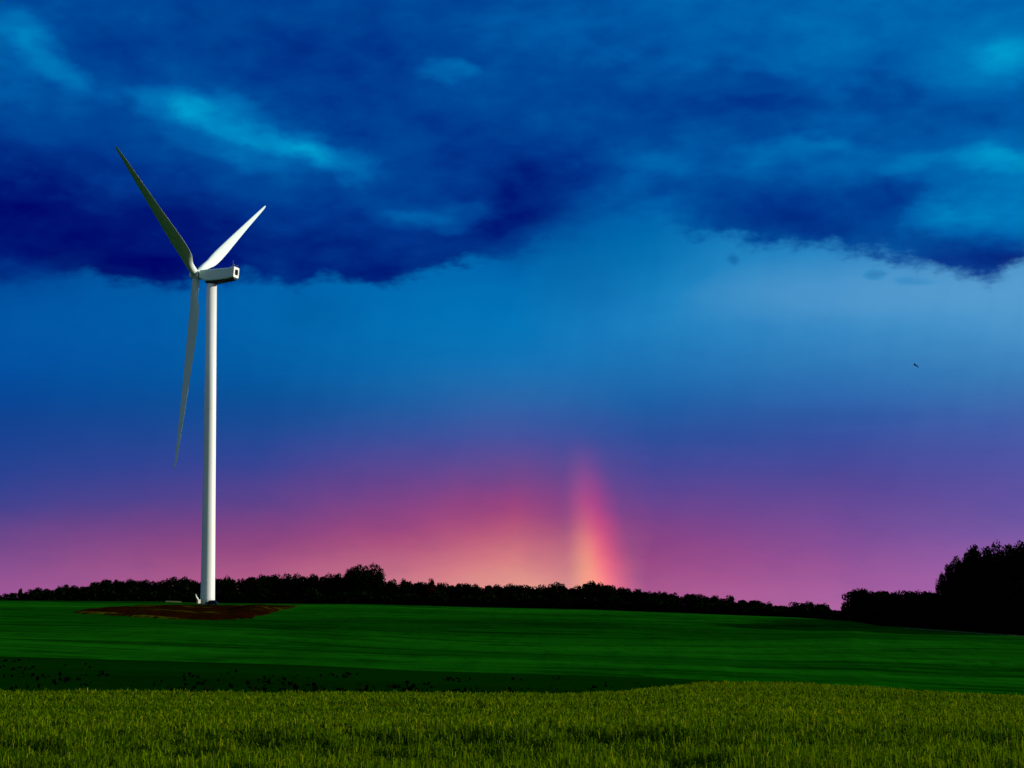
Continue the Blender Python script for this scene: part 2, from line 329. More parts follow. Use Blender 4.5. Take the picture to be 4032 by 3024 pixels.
def tube(bm, pts, rad, seg=12, cap=True):
    pts = [Vector(p) for p in pts]; rings = []
    up = Vector((0, 0, 1))
    for i, p in enumerate(pts):
        d = (pts[min(i+1, len(pts)-1)]-pts[max(i-1, 0)]).normalized()
        a = d.cross(up if abs(d.z) < .9 else Vector((0, 1, 0))).normalized(); b = d.cross(a)
        r = rad[i] if hasattr(rad, '__len__') else rad
        rings.append([bm.verts.new(p+(a*math.cos(t)+b*math.sin(t))*r) for t in [2*math.pi*k/seg for k in range(seg)]])
    for A, B in zip(rings, rings[1:]):
        for k in range(seg): bm.faces.new((A[k], A[(k+1) % seg], B[(k+1) % seg], B[k]))
    if cap: bm.faces.new(rings[0][::-1]); bm.faces.new(rings[-1])
def box(bm, lo, hi, bev=0):
    r = bmesh.ops.create_cube(bm, size=1); vs = r['verts']
    for v in vs: v.co = Vector([lo[i]+(v.co[i]+.5)*(hi[i]-lo[i]) for i in range(3)])
    if bev: bmesh.ops.bevel(bm, geom=list({e for v in vs for e in v.link_edges}), offset=bev, segments=2, affect='EDGES')
def fromb(name, bm, material, parent=None, loc=(0, 0, 0), smoothf=False):
    bmesh.ops.recalc_face_normals(bm, faces=bm.faces)
    me = bpy.data.meshes.new(name); bm.to_mesh(me); bm.free()
    if smoothf:
        for p in me.polygons: p.use_smooth = True
    return link(name, me, material, parent, loc)

# ---------------------------------------------------------------- terrain
def ip(tab, x): return np.interp(x, [a for a, b in tab], [b for a, b in tab])
tW = [(-600, 2712), (0, 2713), (1000, 2722), (2000, 2729), (2200, 2726), (2444, 2717), (2498, 2704), (2661, 2687), (2742, 2684), (3068, 2684), (3411, 2702), (3622, 2717), (4032, 2742), (4600, 2765)]
tWd = [(-600, 75), (2100, 75), (2500, 86), (2800, 96), (3400, 96), (4032, 88), (4600, 85)]
tB = [(-600, 2560), (0, 2584), (1200, 2619), (1642, 2641), (2200, 2657), (2580, 2670), (2824, 2681), (2900, 2688), (3411, 2707), (3622, 2722), (4032, 2747), (4600, 2770)]
tC = [(-600, 2362), (0, 2364), (650, 2369), (817, 2374), (1219, 2378), (1425, 2379), (1914, 2392), (2300, 2400), (2742, 2417), (3122, 2432), (3339, 2446), (3436, 2463), (4032, 2503), (4600, 2540)]
tCd = [(-600, 610), (0, 604), (817, 606), (2300, 590), (3122, 540), (3436, 490), (4032, 450), (4600, 440)]
CROP = .84
def profile(px):
    """distances and heights along one bearing; returns d, z and the row numbers where the fields change"""
    aw = slope(px, ip(tW, px)); dW = ip(tWd, px); zW = 2.4+dW*aw-CROP
    ab = slope(px, ip(tB, px)); ac = slope(px, ip(tC, px)); dC = ip(tCd, px); zC = 2.4+dC*ac
    dB = 265.0; zB = 2.4+dB*ab; dV = 150.0; zV = 2.4+dV*(aw-.0035)
    if zV > zB-.2: zV = zB-.2
    d = []; z = []
    t = np.linspace(0, 1, 24); d += list(t*dW); z += list(zW*t**2*1.0); r1 = len(d)-1
    t = np.linspace(0, 1, 7)[1:]; s = t*t*(3-2*t); d += list(dW+(dV-dW)*t); z += list(zW+(zV-zW)*np.sin(t*math.pi/2)); r2 = len(d)-1
    t = np.linspace(0, 1, 14)[1:]; d += list(dV+(dB-dV)*t); z += list(zV+(zB-zV)*t**1.15); r3 = len(d)-1
    t = np.linspace(0, 1, 61)[1:]; d += list(dB+(dC-dB)*t); s = .86*t+.14*np.sin(t*math.pi/2); z += list(zB+(zC-zB)*s); r4 = len(d)-1
    for k, dz in ((12, -.05), (30, -.6), (60, -1.8), (110, -3), (200, -5), (400, -5), (900, 2), (2500, 24), (7000, 60), (20000, 60)):
        d.append(dC+k); z.append(zC+dz)
    return np.array(d), np.array(z), (r1, r2, r3, r4)
AZL, AZR = R(-17.5), R(17.5)
azs = np.concatenate([np.linspace(AZL, AZR, 260), np.linspace(AZR, 2*math.pi+AZL, 70)[1:-1]])
pxs = []
for a in azs:
    if a <= AZR: pxs.append(2016+F*math.tan(a))
    else: pxs.append(None)
PL = profile(pxs[0]); PR = profile(pxs[259])
prof = []
for a, p in zip(azs, pxs):
    if p is not None: prof.append(profile(p)[:2])
    else:
        t = (a-AZR)/(2*math.pi+AZL-AZR); s = t*t*(3-2*t)
        prof.append((PR[0]*(1-s)+PL[0]*s, PR[1]*(1-s)+PL[1]*s))
rows = PL[2]
D = np.array([p[0] for p in prof]); Z = np.array([p[1] for p in prof])   # (az, row)
def und(x, y): return .16*np.sin(x*.045+1)*np.sin(y*.031)+.1*np.sin(x*.017+y*.012)
AZc = azs[:, None]*np.ones_like(D); X = D*np.sin(AZc); Y = D*np.cos(AZc)
wgt = np.clip((D-D[:, [rows[2]]])/40, 0, 1)*np.clip((D[:, [rows[3]]]-D)/60, 0, 1)
Z = Z+und(X, Y)*wgt*2.8
G = np.stack([X, Y, Z], -1).transpose(1, 0, 2)       # (row, az, 3)
def ground_z(az, d):
    az = np.atleast_1d(az).astype(float); d = np.atleast_1d(d).astype(float); az = np.where(az < AZL, az+2*math.pi, az)
    i = np.clip(np.searchsorted(azs, az)-1, 0, len(azs)-2); t = np.clip((az-azs[i])/(azs[i+1]-azs[i]), 0, 1)
    z0 = np.empty_like(d); z1 = np.empty_like(d)
    for k in np.unique(i):
        s = i == k; z0[s] = np.interp(d[s], D[k], Z[k]); z1[s] = np.interp(d[s], D[k+1], Z[k+1])
    return z0*(1-t)+z1*t
def gz(x, y): return float(ground_z(math.atan2(x, y), math.hypot(x, y))[0])
def hit(px, py, dmin=266, dmax=640):                 # where a line of sight meets the hillside
    r = ray(px, py); a = math.atan2(r[0], r[1]); ds = np.linspace(dmin, dmax, 1500)
    g = ground_z(np.full(1500, a), ds); k = np.where(g >= EYE[2]+ds*r[2])[0]
    return a, float(ds[k[0]]) if len(k) else dmax
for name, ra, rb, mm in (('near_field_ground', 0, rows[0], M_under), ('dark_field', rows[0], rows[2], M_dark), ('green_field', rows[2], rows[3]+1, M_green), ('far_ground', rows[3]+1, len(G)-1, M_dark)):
    o = link(name, grid_mesh(name, G[ra:rb+1], wrap=True), mm); tag(o, None, None, kind='structure')
    lb = {'near_field_ground': 'earth under the wheat in the foreground', 'dark_field': 'dark green strip of field behind the wheat', 'green_field': 'green hillside field rising to the crest', 'far_ground': 'land falling away behind the crest'}[name]
    o['label'] = lb

# bare soil around the turbine, low mound draped on the hillside
out = [(296, 2413), (336, 2398), (488, 2388), (651, 2383), (787, 2383), (980, 2384), (1180, 2386), (1140, 2396), (1058, 2419), (1004, 2433), (960, 2439), (814, 2442), (624, 2436), (540, 2431), (488, 2426), (400, 2420), (325, 2417)]
poly = np.array([hit(*p, dmax=600) for p in out])
poly2 = [];
for i in range(len(poly)):
    a, b = poly[i], poly[(i+1) % len(poly)]
    for t in np.linspace(0, 1, 9)[:-1]: poly2.append(a*(1-t)+b*t)
poly2 = np.array(poly2)
cen_ = np.array([azel(760, 2400)[0], 540.0])
rr = np.linspace(0, 1, 26)
ang = poly2-cen_
jit = 1+.03*np.sin(np.arange(len(poly2))*1.7)+rng.normal(size=len(poly2))*.018+.02*np.sin(np.arange(len(poly2))*.61)
Gs = []
for q in rr:
    pa = cen_+ang*q*jit[:, None]
    zz = ground_z(pa[:, 0], pa[:, 1])+.16+.5*np.clip((1-q)*4, 0, 1)*(.35+.65*np.abs(np.sin(pa[:, 0]*190)*np.cos(pa[:, 1]*.11)))*np.clip((575-pa[:, 1])/30, .1, 1)+1.5*np.exp(-((pa[:, 0]-azel(1040, 2400)[0])*540/6.5)**2-((pa[:, 1]-515)/11)**2)*np.clip((1-q)*5, 0, 1)
    if q == 1: zz -= .35
    Gs.append(np.stack([pa[:, 1]*np.sin(pa[:, 0]), pa[:, 1]*np.cos(pa[:, 0]), zz], -1))
o = link('bare_soil', grid_mesh('bare_soil', np.array(Gs), wrap=True), M_soil); tag(o, 'red brown bare soil with olive weedy streaks round the turbine', None, kind='structure')
def strip(name, pts, w, mm, lab, lift=.12):           # ribbon on the ground through (az,d) points
    c = []
    for i in range(len(pts)-1):
        for t in np.linspace(0, 1, 16)[:-1]: c.append(np.array(pts[i])*(1-t)+np.array(pts[i+1])*t)
    c = np.array(c); g = []
    for k, s in enumerate((0, .1, .5, .9, 1)):
        dd = c[:, 1]+(s-.5)*w; z = ground_z(c[:, 0], dd)+(lift if 0 < k < 4 else -.2)
        g.append(np.stack([dd*np.sin(c[:, 0]), dd*np.cos(c[:, 0]), z], -1))
    o = link(name, grid_mesh(name, np.array(g)), mm); tag(o, lab, None, kind='structure')
pts = [(azel(x, 2450)[0], ip(tCd, x)-k) for x, k in ((3560, 5), (3700, 6), (3850, 7), (4032, 9), (4400, 10))]
strip('track', pts, 2.6, M_track, 'thin pale track along the foot of the right wood')
pts = [(azel(x, 2450)[0], 602-k) for x, k in ((650, 0), (718, 0))]
strip('gravel_path', pts, 5, M_track, 'short pale strip on the crest left of the turbine', .35)

# ---------------------------------------------------------------- wind turbine
BASE = ray(817.6, 2380)*587+EYE; TOPZ = (ray(833.6, 1108)*587+EYE)[2]
bx, by = BASE[0], BASE[1]; bz = gz(bx, by)
wt = empty('wind_turbine', (bx, by, bz)); tag(wt, 'tall white three bladed wind turbine standing on bare soil', 'wind turbine')
H = TOPZ-bz
bm = bmesh.new(); zs = [0, .04, .3, .3005, .6, .6005, 1]; tz = [-1, 2, H*.27, H*.271, H*.60, H*.601, H-.9]
def rad(z): return 2.17+(1.56-2.17)*max(z, 0)/H
tube(bm, [(0, 0, z) for z in tz], [rad(z) for z in tz], 64)
tw = fromb('tower', bm, M_white, wt, smoothf=False)
for p in tw.data.polygons: p.use_smooth = len(p.vertices) == 4
for z in (H*.27, H*.60):
    bm = bmesh.new(); tube(bm, [(0, 0, z-.12), (0, 0, z+.12)], rad(z)+.018, 64); fromb('flange', bm, M_white, tw)
bm = bmesh.new(); tube(bm, [(0, 0, -1.5), (0, 0, .08)], 2.7, 40); fromb('foundation', bm, M_conc, wt)
# door on the left-rear flank
bm = bmesh.new(); box(bm, (-.45, -.06, 1.2), (.45, .06, 3.4), .03)
dr = fromb('door', bm, M_pale, wt); da = R(200); dr.location = (math.cos(da)*2.13, math.sin(da)*2.13, 0); dr.rotation_euler = (0, 0, da+math.pi/2)
# rotor axis frame
PSI = R(162.32); TILT = R(5)
a = Vector((math.cos(PSI)*math.cos(TILT), math.sin(PSI)*math.cos(TILT), math.sin(TILT)))
h = Vector((math.sin(PSI), -math.cos(PSI), 0)); zt = h.cross(a)
if zt.z < 0: zt = -zt
HUBZ = 113.35-bz; hub = Vector((0, 0, HUBZ))+a*5.34
def fr(s, w, v):
    if s < 3: v += .055*(3-s)
    return Vector((0, 0, HUBZ))+a*s+h*w+zt*v    # s along the axis (+ to the rotor), w sideways (+ away), v up
# nacelle: lofted rounded cross-sections
def section(s, w, lo, hi, ch=.35, chb=.6):
    pts = [(-w+ch, hi), (w-ch, hi), (w, hi-ch), (w, lo+chb), (w-chb, lo), (-w+chb, lo), (-w, lo+chb), (-w, hi-ch)]
    return [fr(s, x, y) for x, y in pts]
def loft(bm, secs):
    R_ = [[bm.verts.new(p) for p in s] for s in secs]
    for A, B in zip(R_, R_[1:]):
        for k in range(len(A)): bm.faces.new((A[k], A[(k+1) % len(A)], B[(k+1) % len(B)], B[k]))
    bm.faces.new(R_[0][::-1]); bm.faces.new(R_[-1])
bm = bmesh.new()
loft(bm, [section(3.75, 1.25, -1.1, 1.05, .3, .4), section(3.45, 1.7, -1.25, 1.35, .3, .4), section(1.4, 1.8, -2.15, 1.5, .3, .25), section(-1.5, 1.8, -2.1, 1.62, .3, .22), section(-6.6, 1.75, -1.55, 1.85, .3, .22)])
bmesh.ops.bevel(bm, geom=bm.edges[:], offset=.06, segments=2, affect='EDGES')
nac = fromb('nacelle', bm, M_nac, wt)
bm = bmesh.new(); loft(bm, [section(1.3, 1.6, -2.65, -2.0, .1, .1), section(-1.5, 1.65, -2.75, -2.0, .1, .15), section(-6.5, 1.4, -2.05, -1.5, .1, .15), section(-8.2, 1.3, -1.75, -1.2, .1, .1)])
fromb('belly_panel', bm, M_darkgrey, nac)
bm = bmesh.new(); loft(bm, [section(-6.64, 1.9, -1.45, 2.0, .25, .25), section(-8.3, 1.85, -1.15, 2.1, .25, .25)])
bmesh.ops.bevel(bm, geom=bm.edges[:], offset=.05, segments=2, affect='EDGES')
rear = fromb('cooler_housing', bm, M_white, nac)
bm = bmesh.new(); loft(bm, [section(-8.22, 1.0, -.35, 1.35, .3, .3), section(-8.38, 1.0, -.35, 1.35, .3, .3)]); fromb('vent_grille', bm, M_black, rear)
bm = bmesh.new()
for w in (-1.2, 1.0):
    tube(bm, [fr(-7.9, w, 2.0), fr(-7.9, w, 2.9)], .07, 8)
tube(bm, [fr(-7.9, -1.25, 2.75), fr(-7.9, -.7, 2.75)], .09, 8); tube(bm, [fr(-8.2, 1.0, 2.85), fr(-7.5, 1.0, 2.9)], .1, 8)
tube(bm, [fr(-6.9, 0, 1.9), fr(-6.9, 0, 4.3)], .06, 8); fromb('weather_mast', bm, M_steel, nac)
bm = bmesh.new(); tube(bm, [fr(3.6, 0, 0), fr(4.3, 0, 0)], 1.0, 32); fromb('rotor_bearing', bm, M_black, wt)
bm = bmesh.new()
prof_h = [(4.12, 1.15), (4.2, 1.45), (4.6, 1.6), (5.4, 1.65), (6.2, 1.55), (6.9, 1.25), (7.4, .8), (7.7, .3)]
tube(bm, [fr(s, 0, 0) for s, r in prof_h], [r for s, r in prof_h], 40); fromb('hub', bm, M_white, wt, smoothf=True)
RB, CONE, PB, TH = 60.19, .00755, 4.29, -5.918
def af(n=28):
    pts = []
    for i in range(n):
        t = 2*math.pi*i/n; x = .5*(1-math.cos(t)); y = .5*(.2969*math.sqrt(max(x, 0))-.126*x-.3516*x*x+.2843*x**3-.1015*x**4)/.1*.1*10
        pts.append((x, y if t < math.pi else -y))
    return pts
AF = af(); mx = max(p[1] for p in AF); AF = [(x, y/mx*.5) for x, y in AF]     # unit thickness
cz = [(0, 2.3), (.03, 2.3), (.07, 2.55), (.12, 3.1), (.17, 3.7), (.22, 3.95), (.28, 3.85), (.36, 3.5), (.5, 2.8), (.65, 2.1), (.8, 1.5), (.92, 1.0), (.97, .72), (.99, .45), (1, .12)]
tzz = [(0, 2.3), (.03, 2.3), (.07, 2.1), (.12, 1.75), (.17, 1.4), (.25, 1.05), (.4, .72), (.6, .42), (.8, .25), (1, .05)]
for th0, beta, kk, flip in ((300, 78, 1.12, 1), (60, 48, .86, 1), (182.2, 72, 1.15, -1)):
    th = R(th0+TH); b = h*math.sin(th)+zt*math.cos(th); cw = h*math.cos(th)-zt*math.sin(th); be = R(beta)
    mm_ = a*math.cos(be)+cw*math.sin(be)
    bm = bmesh.new(); rings = []
    for q in [0, .015, .03, .05, .07, .095, .12, .145, .17, .2, .24, .3, .36, .42, .5, .58, .66, .74, .82, .88, .93, .96, .98, .992, 1]:
        c = ip(cz, q)*(kk if q > .1 else 1-(1-kk)*q*10); tk = ip(tzz, q); tw_ = R((-10 if th0 == 300 else 9)*(1-q)**2)
        m2 = mm_*math.cos(tw_)+b.cross(mm_)*math.sin(tw_); k2 = b.cross(m2).normalized()
        bl = min(1, max(0, (q-.03)/.12)); bl = bl*bl*(3-2*bl)
        ctr = hub+b*(RB*q+1.0*(1-q))+a*(RB*CONE*q)+mm_*(PB*(q*q if th0 < 180 else .25*q*q+.6*q))
        ring = []
        for i, (x, y) in enumerate(AF):
            ti = 2*math.pi*i/len(AF); cx, cy = .5*math.cos(ti)*2.3, .5*math.sin(ti)*2.3
            axx, ayy = -(x-(.30+.2*(1-bl)))*c, y*tk
            ring.append(bm.verts.new(ctr+k2*(cx*(1-bl)+axx*bl)+m2*(cy*(1-bl)+ayy*bl)))
        rings.append(ring)
    for A, B in zip(rings, rings[1:]):
        for i in range(len(A)): bm.faces.new((A[i], A[(i+1) % len(A)], B[(i+1) % len(A)], B[i]))
    bm.faces.new(rings[0][::-1]); bm.faces.new(rings[-1])
    fromb('blade', bm, M_blade, wt, smoothf=True)

# ---------------------------------------------------------------- small things at the turbine's foot
def spot(px, d): r = ray(px, 2380); return r[0]*d, r[1]*d
x, y = spot(778, 578); ub = empty('utility_box', (x, y, gz(x, y)+.3), R(36))
tag(ub, 'small cream box with a pale arm slanting up to the left, beside the tower foot', 'utility box')
bm = bmesh.new(); box(bm, (-.1, -.45, 0), (.8, .45, 1.25), .05); fromb('cabinet', bm, M_cream, ub)
bm = bmesh.new(); tube(bm, [(.15, 0, 1.1), (-.35, -.25, 1.7), (-.75, -.5, 2.15), (-1.0, -.7, 2.55), (-.98, -.7, 2.85)], [.32, .3, .24, .2, .12], 10); fromb('arm', bm, M_pale, ub, smoothf=True)
x, y = spot(833, 577); cr = empty('parked_car', (x, y, gz(x, y)-.02), R(-9))
tag(cr, 'dark blue car parked in front of the foot of the white turbine tower', 'car')
bm = bmesh.new()
side = [(-1.75, .2), (-1.8, .75), (-1.45, .9), (-1.0, .98), (-.9, .98), (1.55, 1.0), (1.78, .85), (1.8, .2)]
def extr(bm, pts, w0, w1=None, taper=None):
    A = [bm.verts.new((x_, -w0, z_)) for x_, z_ in pts]; B = [bm.verts.new((x_, w0, z_)) for x_, z_ in pts]
    bm.faces.new(A); bm.faces.new(B[::-1])
    for i in range(len(A)): bm.faces.new((A[i], B[i], B[(i+1) % len(A)], A[(i+1) % len(A)]))
extr(bm, side, .82); bmesh.ops.bevel(bm, geom=bm.edges[:], offset=.04, segments=2, affect='EDGES'); fromb('body', bm, M_navy, cr)
bm = bmesh.new(); extr(bm, [(-.98, .96), (-.55, 1.42), (.95, 1.46), (1.5, .97)], .68); bmesh.ops.bevel(bm, geom=bm.edges[:], offset=.05, segments=2, affect='EDGES'); fromb('cabin', bm, M_navy, cr)
bm = bmesh.new()
for pts_ in ([(-.72, 1.02), (-.45, 1.34), (.1, 1.37), (.1, 1.02)], [(.2, 1.02), (.2, 1.37), (.88, 1.38), (1.2, 1.02)]): extr(bm, pts_, .70)
fromb('side_window', bm, M_glass, cr)
for sx_ in (-1.12, 1.15):
    for sy_ in (-.76, .76):
        bm = bmesh.new(); tube(bm, [(sx_, sy_-.1, .32), (sx_, sy_+.1, .32)], .32, 20); wh = fromb('wheel', bm, M_black, cr)
        bm = bmesh.new(); tube(bm, [(sx_, sy_-.11, .32), (sx_, sy_+.11, .32)], .18, 12); fromb('rim', bm, M_steel, wh)

# bird high over the field, wings raised
bp = EYE+ray(3606, 1440)*190
bm = bmesh.new(); r0 = bm.verts.new((0, 0, 0))
P_ = {'tail': (.30, 0, -.03), 'rump': (.15, 0, 0), 'mid': (0, 0, 0), 'neck': (-.14, 0, .02), 'head': (-.21, 0, .03), 'beak': (-.27, 0, .02)}
bm.free()
me = bpy.data.meshes.new('bird')
vs = [(.17, 0, -.03), (.08, 0, -.01), (0, 0, 0), (-.12, 0, .03), (-.18, 0, .045), (-.235, 0, .035), (-.02, -.12, .04), (.02, -.24, -.02), (.07, -.34, -.10), (-.02, .12, .06), (.02, .26, .12), (.08, .38, .14), (.23, -.05, -.05), (.23, .05, -.05)]
es = [(0, 1), (1, 2), (2, 3), (3, 4), (4, 5), (2, 6), (6, 7), (7, 8), (2, 9), (9, 10), (10, 11), (0, 12), (0, 13)]
me.from_pydata(vs, es, []); bo = bpy.data.objects.new('bird', me); COL.objects.link(bo)
sk = bo.modifiers.new('skin', 'SKIN'); rads = [(.03, .02), (.05, .04), (.07, .06), (.05, .045), (.042, .04), (.01, .01), (.10, .025), (.08, .02), (.02, .008), (.10, .025), (.08, .02), (.02, .008), (.02, .008), (.02, .008)]
for v, r_ in zip(me.skin_vertices[0].data, rads): v.radius = r_
me.skin_vertices[0].data[2].use_root = True
sb = bo.modifiers.new('sub', 'SUBSURF'); sb.levels = sb.render_levels = 2
me.materials.append(M_bird); bo.location = bp; bo.rotation_euler = (R(18), R(8), R(25)); bo.scale = (1.25,)*3
tag(bo, 'small dark bird flying high over the right side of the field', 'bird')

# ---------------------------------------------------------------- trees
def rnd_quads(c, size, flat=.0, rg=rng):              # leaf sprays: randomly turned quads around centres c
    n = len(c); u = rg.normal(size=(n, 3)); u /= np.linalg.norm(u, axis=1)[:, None]
    v = rg.normal(size=(n, 3)); v -= (v*u).sum(1)[:, None]*u; v /= np.linalg.norm(v, axis=1)[:, None]
    s = (size*rg.uniform(.6, 1.3, n))[:, None]; u *= s*.5; v *= s*.34
    return np.stack([c-u-v*.5, c+u*.1-v, c+u+v*.4, c-u*.2+v], 1)
def crown(seed, w, h0, h1, nclump, nleaf, leaf, sq=2.4):
    rg = np.random.default_rng(seed); cs = []
    while len(cs) < nclump:
        p = rg.uniform(-1, 1, 3)
        if (abs(p)**sq).sum() < 1 and (abs(p)**sq).sum() > .25: cs.append(p)
    out_ = []
    for p in cs:
        r_ = rg.uniform(.20, .33); q = rg.normal(size=(nleaf, 3)); q /= np.linalg.norm(q, axis=1)[:, None]; q *= (rg.uniform(.3, 1, nleaf)**.5)[:, None]*r_
        out_.append(p*(1-r_)+q)
    core = rg.uniform(-.62, .62, (nleaf*3, 3)); out_.append(core)
    c = np.concatenate(out_); c = c*np.array([w/2, w/2, (h1-h0)/2])+np.array([0, 0, (h0+h1)/2])
    return rnd_quads(c, leaf, rg=rg)
def trunk_mesh(seed, hh, r0, w):
    rg = random.Random(seed); bm = bmesh.new()
    p = [(0, 0, -.8), (.02*hh*rg.uniform(-1, 1), 0, hh*.3), (.03*hh*rg.uniform(-1, 1), .02*hh, hh*.6), (0, 0, hh*.85)]
    tube(bm, p, [r0*1.25, r0*.85, r0*.5, r0*.15], 8)
    for k in range(6):
        a_ = k*1.05+rg.random(); z0 = hh*rg.uniform(.28, .6)
        tube(bm, [(0, 0, z0), (math.cos(a_)*w*.2, math.sin(a_)*w*.2, z0+hh*.12), (math.cos(a_)*w*.36, math.sin(a_)*w*.36, z0+hh*.2)], [r0*.4, r0*.25, r0*.08], 6)
    bmesh.ops.recalc_face_normals(bm, faces=bm.faces); me = bpy.data.meshes.new('trunk'); bm.to_mesh(me); bm.free(); me.materials.append(M_bark); return me
VAR = []
for i, (w, h0, nc) in enumerate(((9.5, .8, 34), (11, 1.0, 38), (8.5, 1.2, 30), (12, 1.0, 42), (8, .8, 30))):
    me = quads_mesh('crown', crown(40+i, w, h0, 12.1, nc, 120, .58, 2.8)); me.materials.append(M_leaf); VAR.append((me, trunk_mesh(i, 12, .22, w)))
BIG = []
for i, (w, h0, nc) in enumerate(((13, 2.0, 60), (11, 1.5, 54), (15, 2.5, 70))):
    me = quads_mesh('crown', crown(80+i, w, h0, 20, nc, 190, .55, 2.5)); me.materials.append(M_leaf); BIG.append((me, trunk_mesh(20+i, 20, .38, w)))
def tree(name, v, px, d, top_py, label, cat='tree', group=None, hv=12.0, wscale=1.0, mat_override=None, dz=0, zb=None):
    r = ray(px, 2400); x, y = r[0]*d, r[1]*d; z = gz(x, y)+dz
    H_ = EYE[2]+d*slope(px, top_py)-z; s = max(H_, 2)/hv
    t = empty(name, (x, y, z), random.uniform(0, 6.28)); t.scale = (s*wscale, s*wscale, s); tag(t, label, cat, group)
    cme, tme = v
    if mat_override: cme = cme.copy(); cme.materials.clear(); cme.materials.append(mat_override)
    for n_, me in (('trunk', tme), ('crown', cme)):
        o = bpy.data.objects.new(n_, me); COL.objects.link(o); o.parent = t
    return t
tops = [(-400, 2362), (0, 2350), (60, 2338), (100, 2345), (117, 2326), (184, 2312), (212, 2328), (230, 2312), (271, 2296), (304, 2307), (374, 2299), (428, 2280), (466, 2290), (510, 2276), (575, 2290), (602, 2280), (646, 2288), (678, 2275),
        (703, 2288), (727, 2271), (787, 2290), (852, 2267), (917, 2277), (987, 2265), (1128, 2260), (1230, 2263), (1295, 2258), (1347, 2264), (1400, 2268), (1520, 2276), (1561, 2283), (1604, 2279), (1642, 2292), (1783, 2296), (1843, 2295), (1887, 2307),
        (2000, 2299), (2109, 2305), (2223, 2294), (2255, 2307), (2336, 2289), (2363, 2292), (2400, 2296), (2439, 2318), (2482, 2319), (2547, 2326), (2618, 2329), (2677, 2343), (2726, 2338), (2797, 2351), (2873, 2351), (2916, 2363),
        (2949, 2353), (2970, 2367), (2997, 2363), (3041, 2389), (3068, 2390), (3111, 2383), (3171, 2371), (3220, 2367), (3258, 2389), (3277, 2402), (3301, 2392), (3328, 2400), (3360, 2405)]
LAB_L = 'low dark tree in the far tree line left of the turbine tower'
LAB_M = 'dark tree in the far tree line between the turbine tower and the rainbow'
LAB_R = 'dark tree in the far tree line between the rainbow and the right wood'
def lab(px): return (LAB_L, 'far tree line left of the turbine') if px < 800 else (LAB_M, 'far tree line right of the turbine') if px < 2330 else (LAB_R, 'far tree line right of the rainbow')
px = -260
while px < 3330:
    tp = ip(tops, px); d = ip(tCd, px)+rng.uniform(42, 62); hh = tp-10+rng.uniform(-3, 4)
    l_, g_ = lab(px); z_ = gz(*[v*d for v in ray(px, 2400)[:2]]); Hh = EYE[2]+d*slope(px, hh)-z_
    k = int(rng.integers(0, 5)); ws = min(1.5, max(.75, 8.5/Hh))
    tree('tree', VAR[k], px, d, hh, l_, group=g_, wscale=ws)
    px += rng.uniform(34, 56)
px = -230
while px < 3340:                                     # second row, a little lower, closes the gaps
    d = ip(tCd, px)+rng.uniform(78, 96); l_, g_ = lab(px)
    tree('tree', VAR[int(rng.integers(0, 5))], px, d, ip(tops, px)+rng.uniform(-1, 6), l_, group=g_, wscale=1.15)
    px += rng.uniform(60, 85)
# single trees that stand out of the line
t = tree('tree', BIG[2], 1406, 640, 2217, 'tall broad round tree rising above the far tree line, left half of the pair', hv=20, wscale=.92)
t = tree('tree', BIG[0], 1466, 646, 2212, 'tall broad round tree rising above the far tree line, right half of the pair', hv=20, wscale=1.0)
t = tree('tree', VAR[2], 1693, 636, 2271, 'small reddish tree poking just above the far tree line, right of the round pair', wscale=.55, mat_override=M_leaf_red)
t = tree('tree', VAR[2], 78, 640, 2312, 'thin pointed little tree at the far left end of the tree line', wscale=.5)
t = tree('tree', VAR[0], 228, 642, 2309, 'narrow upright tree near the left end of the tree line', wscale=.6)
t = tree('bush', VAR[3], 3284, 545, 2418, 'dim green bush in front of the gap left of the right wood', 'bush', wscale=1.6, mat_override=M_leaf_green)
# the right wood: low hedge-like part, then tall trees
rt = [(3345, 2322), (3372, 2303), (3400, 2310), (3440, 2323), (3485, 2314), (3546, 2316), (3592, 2322), (3643, 2317), (3690, 2320)]
i = 0
for px in (3352, 3378, 3392, 3412, 3448, 3486, 3524, 3562, 3600, 3640, 3678):
    d = ip(tCd, px)+(4 if px < 3400 else 9)+rng.uniform(0, 4)
    l_ = 'rounded dark tree at the left end of the right wood' if i == 0 else 'level topped dark tree in the low left part of the right wood'
    tree('tree', VAR[(i*3+1) % 5], px, d, ip(rt, px)+rng.uniform(-2, 2), l_, group=None if i == 0 else 'low trees of the right wood', wscale=.78); i += 1
for px in range(3395, 3760, 42):
    tree('tree', VAR[i % 5], px, ip(tCd, px)+26+rng.uniform(0, 5), ip(rt, px)+rng.uniform(2, 10), 'level topped dark tree in the low left part of the right wood', group='low trees of the right wood', wscale=.9); i += 1
big = [(3722, 2262, .42), (3748, 2222, .5), (3790, 2196, .55), (3826, 2172, .6), (3864, 2143, .62), (3905, 2160, .65), (3940, 2139, .7), (3985, 2142, .7), (4035, 2134, .75), (4085, 2136, .8), (4150, 2130, .8), (4230, 2125, .8)]
for j, (px, tp, ws) in enumerate(big):
    px -= 8; d = ip(tCd, px)+13+rng.uniform(0, 5); l_ = 'tall black tree in the high rising part of the right wood'
    tree('tree', BIG[j % 3], px, d, tp-16, l_, group='tall trees of the right wood', hv=20, wscale=ws)
for j, px in enumerate(range(3760, 4300, 46)):
    tree('tree', BIG[(j+1) % 3], px, ip(tCd, px)+34+rng.uniform(0, 6), ip([(b_[0], b_[1]) for b_ in big], px)+rng.uniform(12, 34), 'tall black tree in the high rising part of the right wood', group='tall trees of the right wood', hv=20, wscale=.7)
